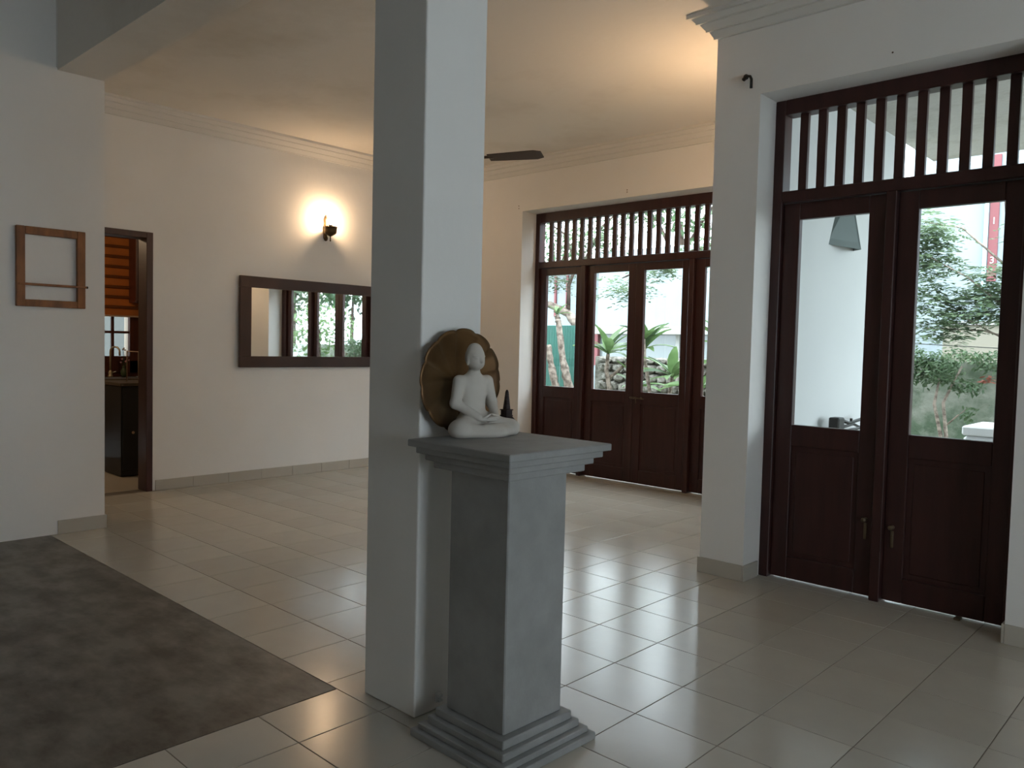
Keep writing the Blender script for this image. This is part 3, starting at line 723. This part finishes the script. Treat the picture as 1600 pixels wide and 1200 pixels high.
# ------------------------------------------------------------------ outdoors
def build_outdoors():
    g = box('ground', M['ground'], -30, 16, 4.57, 32, -.35, -.16); tag(g, 'bare earth and gravel of the garden outside', 'ground', kind='structure')
    v = box('floor_veranda', M['soffit2'], -2.13, 3.4, 4.57, 7.3, -.15, -.012); struct(v, 'grey cement veranda floor outside the near doors', 'floor')
    struct(box('ceiling_veranda', M['soffit'], -2.13, 3.6, 4.57, 7.50, 3.0, 3.14), 'rough white veranda soffit seen through the near transom', 'ceiling')
    # boundary wall: rubble behind the far doors, mossy further right, white beyond
    struct(box('wall_boundary', M['moss'], -3.9, 1.7, 10.5, 10.72, -.2, 1.27), 'mossy grey garden boundary wall', 'wall')
    struct(box('wall_boundary_white', M['extwall'], 1.7, 8.0, 10.5, 10.72, -.2, 1.27), 'white stretch of garden boundary wall seen in the mirror', 'wall')
    rw = struct(box('wall_rubble', M['rock'], -8.0, -3.9, 10.55, 10.8, -.2, 1.20), 'rough grey rubble garden wall beyond the far doors', 'wall')
    rr = random.Random(5); z = -.15; row = 0
    proto = []
    for k in range(6):
        bm = bmesh.new(); bmesh.ops.create_icosphere(bm, subdivisions=1, radius=.5)
        for v_ in bm.verts: v_.co *= rr.uniform(.86, 1.16)
        me = bpy.data.meshes.new('stone'); bm.to_mesh(me); bm.free(); me.materials.append(M['rock']); proto.append(me)
    while z < 1.15:
        hgt = rr.uniform(.10, .17); x = -7.9+rr.uniform(0, .2)
        while x < -4.1:
            wd = rr.uniform(.13, .30)
            o = link('stone', proto[rr.randrange(6)], rw, (x+wd/2, 10.50, z+hgt/2))
            o.scale = (wd*1.12, .3, hgt*1.15); o.rotation_euler = (0, rr.uniform(-.2, .2), 0); x += wd
        z += hgt*.93
    # green corrugated sheet fence
    e = tag(empty('sheet_fence', (-7.57, 9.3, 0)), 'green corrugated sheet fence seen through the leftmost far pane', 'fence')
    for k in range(6):
        q = MB(); x0 = -1.95+.36*k; n = 14; vs = []
        for i in range(n+1):
            x = x0+.355*i/n; yy = .012*math.sin(i*PI)+(.014 if i % 2 else 0)
            vs += [(x, yy, -.18), (x, yy, 1.66), (x, yy+.003, 1.66), (x, yy+.003, -.18)]
        fs = [(i*4+j, i*4+(j+1) % 4, (i+1)*4+(j+1) % 4, (i+1)*4+j) for i in range(n) for j in range(4)]+[(0, 1, 2, 3), (n*4, n*4+1, n*4+2, n*4+3)]
        q.add(vs, fs).obj('sheet', M['green'], e)
    box('rail', M['green'], -1.95, .21, .03, .07, 1.3, 1.36, e)
    # neighbouring buildings
    e = tag(empty('white_house', (-10.5, 16.2, 0)), 'white house with a grey lintel band behind the far doors', 'building')
    X0, X1 = -1.75, 5.4
    box('upper_wall', M['paint2'], X0, X1, 0, .3, 1.875, 3.75, e)
    box('lintel_band', M['conc'], X0, X1, -.35, .3, 1.685, 1.874, e, .01)
    box('lower_wall', M['paint2'], X0, X1, .0, .3, -.2, .9, e)
    for k in range(6):
        w_ = box('window_pane', M['winglass'], X0+.02+1.18*k, X0+1.06+1.18*k, .10, .14, .9, 1.684, e)
    for k in range(7):
        box('pillar', M['pink'] if k == 0 else M['conc'], X0-.08+1.18*k, X0+.02+1.18*k, 0, .25, .9, 1.685, e)
    e = tag(empty('striped_house', (-17.5, 20.5, 0)), 'pale house with red uprights behind the green fence', 'building')
    box('wall', M['paint2'], -4, 3.4, 0, .3, -.2, 3.9, e)
    for k in range(15): box('upright', M['pink'], -3.8+.5*k, -3.72+.5*k, -.06, -.001, 2.35, 3.7, e)
    box('roof', mat('red_roof', (.34, .14, .10), .8), -4.3, 3.7, -.6, 3, 3.9, 4.05, e)
    # tan shed and tall white building through the near right pane
    tag(empty('tan_shed', (-1.6, 14.2, 0)), 'low tan outbuilding behind the mossy wall', 'building')
    e = bpy.data.objects['tan_shed']
    box('wall', M['tan'], -2.17, 3.2, 0, 1.9, -.2, 1.84, e); box('roof', M['conc'], -2.12, 3.3, -.05, 1.95, 1.84, 1.90, e)
    e = tag(empty('tall_building', (-3.5, 16.4, 0)), 'tall white building with a red sign strip behind the small tree', 'building')
    box('wall', M['paint2'], -1.5, 9.5, 0, .4, -.2, 9.5, e)
    MB().tube([(-.22, -.06, -.2), (-.22, -.06, 8.0)], .035, 10).obj('drain_pipe', M['pipe'], e, True)
    s = box('sign_strip', M['pink'], -.175, -.03, -.05, -.004, 2.70, 4.95, e, .004)
    for txt, z in (('1', 3.72), ('3', 3.02)):
        cu = bpy.data.curves.new('numeral', 'FONT'); cu.body = txt; cu.size = .17; cu.extrude = .004; cu.align_x = 'CENTER'
        o = bpy.data.objects.new('numeral', cu); COL.objects.link(o); o.data.materials.append(M['extwall'])
        o.parent = s; o.location = (-.10, -.055, z); o.rotation_euler = (PI/2, 0, 0)
        dg = bpy.context.evaluated_depsgraph_get(); me = bpy.data.meshes.new_from_object(o.evaluated_get(dg))
        n = bpy.data.objects.new('numeral', me); COL.objects.link(n); n.parent = s; n.location = o.location; n.rotation_euler = o.rotation_euler
        bpy.data.objects.remove(o); n.name = 'numeral'
    # overhead wires
    e = tag(empty('rope_line', (-2.5, 9.8, 1.67)), 'pale clothes line strung across the near garden', 'line')
    MB().tube([(-1.8+.3*i, 0, .03+.012*(i-6)*.35) for i in range(13)], .004, 5).obj('rope', M['rope'], e)
    e = tag(empty('sagging_cable', (-2.5, 9.9, 1.43)), 'dark sagging cable below the clothes line in the near garden', 'cable')
    MB().tube([(-1.8+.3*i, 0, .10-.013*i) for i in range(13)], .005, 5).obj('cable', M['wire'], e)

# --- vegetation
def leaf_quads(vs, fs, p, d, L, wd, up, rr):
    """one folded leaf: 4 verts, 2 tris"""
    d = d.normalized(); side = d.cross(up)
    if side.length < 1e-3: side = Vector((1, 0, 0))
    side.normalize(); n = len(vs); m = p+d*L*.5
    vs += [p[:], (m+side*wd*.5)[:], (p+d*L)[:], (m-side*wd*.5)[:]]
    fs.append((n, n+1, n+2, n+3))
def compound_foliage(name, m, centers, parent, n_sprays, L=.30, leaflet=.055, seed=1, droop=.25, flat=.35):
    """sprays of pinnate leaves scattered round branch centres"""
    rr = random.Random(seed); vs, fs = [], []
    for (c, rad) in centers:
        for _ in range(int(n_sprays*rad[0]*rad[1]*40)):
            a = Vector((rr.gauss(0, 1), rr.gauss(0, 1), rr.gauss(0, 1))).normalized()*rr.random()**.45
            p = Vector((c[0]+a.x*rad[0], c[1]+a.y*rad[0], c[2]+a.z*rad[1]))
            d = Vector((rr.uniform(-1, 1), rr.uniform(-1, 1), rr.uniform(-.5, .5)*flat)).normalized()
            l = L*rr.uniform(.6, 1.1); k = 6
            for i in range(k):
                t = (i+1)/k; q = p+d*l*t+Vector((0, 0, -droop*l*t*t))
                s = d.cross(Vector((0, 0, 1))).normalized()
                for sg in (-1, 1):
                    leaf_quads(vs, fs, q, (s*sg+d*.5+Vector((0, 0, rr.uniform(-.4, .1)))), leaflet*rr.uniform(.7, 1.2), leaflet*.38, Vector((rr.uniform(-.4, .4), rr.uniform(-.4, .4), 1)), rr)
    me = bpy.data.meshes.new(name); me.from_pydata(vs, [], fs); me.materials.append(m)
    o = link(name, me, parent); o['kind'] = 'stuff'; return o
def broad_foliage(name, m, centers, parent, n, L=.12, seed=1):
    rr = random.Random(seed); vs, fs = [], []
    for (c, rad) in centers:
        for _ in range(int(n*rad[0]*rad[1]*100)):
            a = Vector((rr.gauss(0, 1), rr.gauss(0, 1), rr.gauss(0, 1))).normalized()*rr.random()**.4
            p = Vector((c[0]+a.x*rad[0], c[1]+a.y*rad[0], c[2]+a.z*rad[1]))
            leaf_quads(vs, fs, p, Vector((rr.uniform(-1, 1), rr.uniform(-1, 1), rr.uniform(-1, .3))), L*rr.uniform(.6, 1.2), L*.42, Vector((rr.uniform(-.6, .6), rr.uniform(-.6, .6), 1)), rr)
    me = bpy.data.meshes.new(name); me.from_pydata(vs, [], fs); me.materials.append(m)
    o = link(name, me, parent); o['kind'] = 'stuff'; return o
def trunk(parent, name, m, pts, rad, n=8, knob=0, seed=1):
    rr = random.Random(seed)
    if knob:
        P, Rr = [], []
        for i in range(len(pts)-1):
            for k in range(7):
                t = k/7; a, b = Vector(pts[i]), Vector(pts[i+1])
                P.append(a.lerp(b, t)+Vector((rr.uniform(-1, 1), rr.uniform(-1, 1), 0))*knob*.5); Rr.append((rad[i]*(1-t)+rad[i+1]*t)+rr.uniform(-.4, 1)*knob)
        P.append(Vector(pts[-1])); Rr.append(rad[-1]); pts, rad = P, Rr
    return MB().tube(pts, rad, n).obj(name, m, parent, True)

def plumeria_leaf(L):
    """a long pointed leaf, folded on its midrib and curved down"""
    N = 6; vs = []; fs = []
    for i in range(N+1):
        t = i/N; wd = .31*L*math.sin(PI*min(1, t*.92+.04))**.8*(1-.25*t)
        x = L*t; z = .30*L*t-.42*L*t*t
        vs += [(x, -wd*.5, z+.02*L), (x, 0, z-.01*L), (x, wd*.5, z+.02*L)]
    for i in range(N):
        for j in range(2): fs.append((i*3+j, i*3+j+1, i*3+j+4, i*3+j+3))
    me = bpy.data.meshes.new('leaf'); me.from_pydata(vs, [], fs); me.polygons.foreach_set('use_smooth', [True]*len(fs)); return me
def build_plants():
    pl = plumeria_leaf(.50); pl.materials.append(M['leafb']); pl2 = plumeria_leaf(.44); pl2.materials.append(M['leaf'])
    rr = random.Random(11)
    def rosette(e, c, n, s=1.0, tilt=0):
        for k in range(n):
            o = link('leaf', pl if rr.random() < .7 else pl2, e, c)
            el = rr.uniform(.1, 1.15); o.rotation_euler = (rr.uniform(-.3, .3), -el+.1, k*2*PI/n*1.0+rr.uniform(-.25, .25)+tilt)
            sc = s*rr.uniform(.75, 1.1); o.scale = (sc, sc, sc)
    def plumeria(loc, heads, label):
        e = tag(empty('frangipani', loc), label, 'plant')
        for hd in heads:
            trunk(e, 'stem', M['bark'], hd[0], hd[1], 8, .004, seed=rr.randrange(99))
            rosette(e, hd[0][-1], hd[2], hd[3])
        return e
    plumeria((-6.35, 8.75, -.16), [([(0, 0, 0), (.05, 0, .6), (-.02, -.1, 1.20), (.0, -.1, 1.42)], [.05, .04, .028, .022], 13, 1.0),
                                   ([(.05, 0, .5), (.28, .1, .8), (.34, .1, .98)], [.035, .028, .02], 11, .85),
                                   ([(0, -.05, 1.1), (.30, .0, 1.35), (.52, 0, 1.50)], [.02, .018, .015], 10, .9)], 'frangipani with long green leaves behind the second far pane')
    plumeria((-5.48, 8.45, -.16), [([(.0, 0, 0), (.02, 0, .5), (.22, 0, .95), (.25, 0, 1.16)], [.05, .035, .025, .02], 14, 1.05),
                                  ([(-.0, 0, .3), (-.12, .1, .9), (-.22, .1, 1.35), (-.24, .1, 1.62)], [.035, .025, .02, .016], 9, .85)], 'frangipani rosette filling the third far pane')
    plumeria((-4.55, 8.3, -.16), [([(0, 0, 0), (.0, 0, .6), (.08, 0, 1.25), (.1, 0, 1.5)], [.045, .035, .025, .02], 12, 1.0),
                                  ([(0, 0, .4), (-.15, 0, .8), (-.2, 0, 1.05)], [.035, .025, .02], 9, .9)], 'frangipani at the right edge of the far doors')
    # gnarled bare trunks before the green fence
    e = tag(empty('gnarled_trunk', (-7.05, 8.75, -.16)), 'pale gnarled bare trunks in front of the green fence', 'tree')
    trunk(e, 'trunk', M['bark'], [(-.02, 0, 0), (-.04, 0, .93), (-.16, 0, 1.30), (-.26, 0, 1.85), (-.30, 0, 1.95)], [.075, .06, .05, .042, .03], 9, .012, 4)
    trunk(e, 'trunk', M['bark'], [(-.10, -.1, 0), (-.18, -.1, .90), (-.30, -.1, 1.25), (-.34, -.1, 1.52)], [.06, .05, .045, .03], 9, .012, 6)
    rosette(e, (-.28, 0, 1.95), 9, .42)
    # tree with a heavy curved branch, canopy at the left
    e = tag(empty('curved_tree', (-7.70, 9.95, -.16)), 'tree with a thick arching branch over the green fence', 'tree')
    trunk(e, 'trunk', M['bark'], [(.05, 0, 0), (.0, 0, 1.45), (-.18, 0, 1.80), (-.42, 0, 2.04), (-.80, 0, 2.18), (-1.4, 0, 2.24)], [.10, .085, .075, .062, .05, .03], 9, .010, 2)
    trunk(e, 'branch', M['barkd'], [(-.42, 0, 2.04), (-.5, .1, 2.5), (-.3, .2, 3.1)], [.04, .03, .015], 7)
    trunk(e, 'branch', M['barkd'], [(-.9, 0, 2.18), (-1.05, .1, 2.5), (-1.0, .2, 3.0)], [.03, .02, .01], 7)
    compound_foliage('foliage', M['leaf'], [((-.9, .2, 2.62), (.55, .22)), ((-.2, .2, 3.2), (.6, .35)), ((-1.5, .1, 2.9), (.6, .4)), ((.5, .3, 3.7), (.7, .4))], e, 11, .30, .085, 3)
    # mango-like spray across the second pane
    e = tag(empty('overhanging_tree', (-4.9, 8.7, -.16)), 'overhanging branch of narrow drooping leaves before the white house', 'tree')
    trunk(e, 'trunk', M['barkd'], [(1.3, .4, 0), (1.25, .4, 1.4), (1.0, .3, 2.5), (.3, .1, 2.85), (-.7, 0, 2.62), (-1.3, 0, 2.42)], [.09, .08, .05, .022, .012, .007], 8, .006, 9)
    compound_foliage('foliage', M['leafp'], [((-1.25, 0, 2.32), (.36, .17)), ((-.75, 0, 2.55), (.35, .13)), ((.1, 0, 2.72), (.5, .14)), ((1.2, .4, 3.0), (.6, .3))], e, 26, .26, .085, 8, .5)
    # tree canopies far behind, above the houses, seen through the transom
    for k, (x, y, z, r, mt, lb) in enumerate(((-22.5, 26.5, 5.6, 1.7, 'leafd', 'dark distant tree behind the striped house'), (-15.2, 19.2, 4.9, 1.5, 'leafp', 'pale feathery tree rising left of the white house'),
                                  (-11.4, 18.6, 4.9, 1.6, 'leaf', 'bushy tree rising behind the white house'), (-7.2, 18.4, 4.6, 1.5, 'leafd', 'dark tree behind the right end of the white house'))):
        e = tag(empty('garden_tree', (x, y, -.16)), lb, 'tree')
        trunk(e, 'trunk', M['barkd'], [(0, 0, 0), (.1, 0, z*.5), (.0, 0, z)], [.16, .12, .05], 8, .01, k)
        trunk(e, 'branch', M['barkd'], [(.0, 0, z*.8), (r*.5, 0, z+.2), (r*.8, 0, z+.5)], [.06, .04, .02], 6)
        trunk(e, 'branch', M['barkd'], [(.0, 0, z*.75), (-r*.5, .1, z+.1), (-r*.8, 0, z+.4)], [.06, .04, .02], 6)
        broad_foliage('foliage', M[mt], [((0, 0, z+.3), (r, r*.42)), ((r*.5, 0, z-.2), (r*.6, r*.3)), ((-r*.6, 0, z+.6), (r*.6, r*.3))], e, 2.2, .26, 30+k)
    # small trees seen through the near right pane
    e = tag(empty('feathery_tree', (-1.75, 9.75, -.16)), 'tall feathery-leaved tree filling the near right pane', 'tree')
    trunk(e, 'trunk', M['barkd'], [(.25, 0, 0), (.2, 0, 1.35), (.0, 0, 1.75), (-.2, 0, 2.4), (-.3, 0, 3.2)], [.07, .055, .04, .028, .015], 8, .004, 5)
    for k, b in enumerate(([(.2, 0, 1.35), (-.25, -.05, 1.70), (-.62, -.1, 1.92)], [(.15, 0, 1.5), (-.15, .05, 1.95), (-.45, .1, 2.2)], [(.2, 0, 1.45), (.05, 0, 1.95), (-.1, 0, 2.3)],
                           [(.15, 0, 1.6), (-.45, 0, 1.78), (-1.0, -.1, 1.80)], [(-.2, 0, 2.4), (-.7, 0, 2.9), (-1.1, 0, 3.0)], [(0, 0, 1.8), (-.6, -.1, 2.35), (-1.0, -.1, 2.6)])):
        trunk(e, 'branch', M['bark'], b, [.015, .010, .005], 6)
    compound_foliage('foliage', M['leafp'], [((-.45, 0, 2.15), (.38, .20)), ((-.95, 0, 2.15), (.33, .22)), ((-1.05, 0, 2.9), (.36, .22)), ((-1.0, 0, 2.5), (.30, .16)), ((-.30, -.1, 2.40), (.28, .10)), ((-.6, 0, 1.95), (.5, .12)), ((.3, 0, 2.9), (.5, .3)), ((-.8, 0, 1.78), (.34, .12)), ((-1.1, .1, 2.7), (.3, .2)), ((-.25, .1, 2.1), (.3, .25))], e, 34, .26, .085, 12, .25)
    e = tag(empty('young_shrub', (-2.15, 8.6, -.16)), 'young two-stemmed shrub in front of the mossy wall', 'shrub')
    trunk(e, 'stem', M['bark'], [(-.04, 0, 0), (-.11, 0, .72), (-.18, 0, 1.02), (-.14, 0, 1.3)], [.022, .019, .016, .008], 7)
    trunk(e, 'stem', M['bark'], [(0, 0, 0), (-.06, 0, .72), (-.10, 0, 1.04), (.05, 0, 1.4)], [.022, .019, .016, .008], 7)
    trunk(e, 'stem', M['bark'], [(-.08, 0, .80), (.03, 0, .92), (.12, 0, 1.0)], [.010, .008, .004], 6)
    broad_foliage('foliage', M['leaf'], [((-.12, 0, 1.36), (.20, .13)), ((-.38, .1, 1.45), (.18, .14)), ((.10, 0, 1.22), (.17, .09)), ((.12, 0, .95), (.07, .07)), ((.0, .1, 1.5), (.30, .08)), ((-.30, .2, 1.35), (.25, .18)), ((.3, .2, 1.45), (.22, .12))], e, 130, .062, 15)
    broad_foliage('new_leaves', M['leafr'], [((.26, 0, 1.28), (.06, .05))], e, 60, .08, 16)
    # greenery that shows in the mirror
    for k, (x, y, r, z, mt, lb) in enumerate(((.2, 9.5, .75, 1.75, 'leafb', 'bright green shrub seen in the mirror beside the mossy wall'), (2.3, 9.4, .8, 1.9, 'leaf', 'leafy green bush seen in the mirror centre'),
                                          (8.0, 12.3, 1.2, 2.7, 'leafb', 'bright yellow-green tree reflected at the left of the mirror'), (5.4, 12.3, 1.2, 2.9, 'leaf', 'broad green tree reflected in the middle of the mirror'),
                                          (2.8, 12.3, 1.2, 3.0, 'leafd', 'dark green tree reflected at the right of the mirror'))):
        e = tag(empty('garden_bush' if k < 2 else 'leafy_tree', (x, y, -.16)), lb, 'bush' if k < 2 else 'tree')
        trunk(e, 'trunk', M['barkd'], [(0, 0, 0), (.05, 0, z*.6), (0, 0, z)], [.06+.03*(k > 1), .05, .02], 7, .006, k)
        broad_foliage('foliage', M[mt], [((0, 0, z+.1), (r, r*.62)), ((.4*r, 0, z-.3), (r*.7, r*.5))], e, 16 if k < 2 else 8, .14 if k < 2 else .22, 50+k)

def build_veranda_things():
    # folded sheet-metal wall shade
    e = tag(empty('veranda_lamp', (-2.13, 5.52, 2.20)), 'dark sheet-metal wedge lamp on the white veranda wall', 'wall lamp')
    q = MB(); t = .003
    def plate(p): 
        v = [Vector(a) for a in p]; n = (v[1]-v[0]).cross(v[2]-v[0]).normalized()*t
        q.add([a for a in v]+[a+n for a in v], [(0, 1, 2, 3), (7, 6, 5, 4), (0, 4, 5, 1), (1, 5, 6, 2), (2, 6, 7, 3), (3, 7, 4, 0)])
    plate([(0, -.23, -.145), (.13, .02, -.165), (.06, .0, .22), (0, -.06, .22)])
    plate([(.13, .02, -.165), (0, .23, -.145), (0, .06, .22), (.06, .0, .22)])
    q.obj('shade', M['sconce'], e)
    box('mount', M['sconce'], 0, .04, -.03, .03, .0, .06, e)
    MB().lathe([(.012, -.04), (.03, -.02), (.03, .0)], (.035, 0, 0), 12).obj('bulb_holder', M['white'], e, True)
    # white lidded chest freezer on the veranda
    e = tag(empty('chest_freezer', (-1.48, 7.02, -.012)), 'white lidded chest freezer on the veranda beyond the near right pane', 'freezer')
    box('cabinet', M['white'], -.17, .65, -.14, .45, .0, .735, e, .02)
    l = box('lid', M['white'], -.18, .66, -.15, .46, .740, .812, e, .012)
    box('handle', M['white'], .1, .3, -.165, -.151, .75, .77, l, .003)
    MB().lathe([(.010, 0), (.010, -.008), (.005, -.010)], (-.12, -.14, .70), 10, 'y').obj('lock', M['black'], e)
    # folded black stand leaning near the veranda wall
    e = tag(empty('folded_stand', (-2.02, 5.52, -.012)), 'folded black metal stand by the white veranda wall', 'stand')
    box('head_block', M['black'], -.035, .035, -.27, -.17, .80, .925, e, .008)
    q = MB()
    q.tube([(0, -.18, .91), (0, .0, .875), (0, .35, .90)], .012, 8).tube([(0, -.18, .85), (0, .08, .865), (0, .35, .80)], .010, 8).tube([(.03, -.18, .83), (.03, .35, .845)], .010, 8)
    q.obj('cross_bar', M['black'], e, True)
    for yy in (-.22, .32): MB().tube([(0, yy, .0), (0, yy, .84)], .014, 8).obj('leg', M['black'], e, True)
    MB().tube([(0, .04, .87), (0, .04, .905)], .010, 8).obj('clamp', M['black'], e, True)

build_shell(); build_floor(); build_doors(); build_kitchen(); build_outdoors(); build_veranda_things(); build_plants()
build_pedestal(); build_statue(); build_disc(); build_stupa()
build_mirror(); build_empty_frame(); build_bracket(); build_fan()
build_sconce('wall_sconce', (XM, 4.625, 2.47), 0, 'lit brass oil-lamp style wall light above the long mirror')
build_sconce('wall_sconce', (XR, 4.92, 2.47), PI, 'lit brass oil-lamp style wall light hidden round the projecting wall end', 'bulb2')
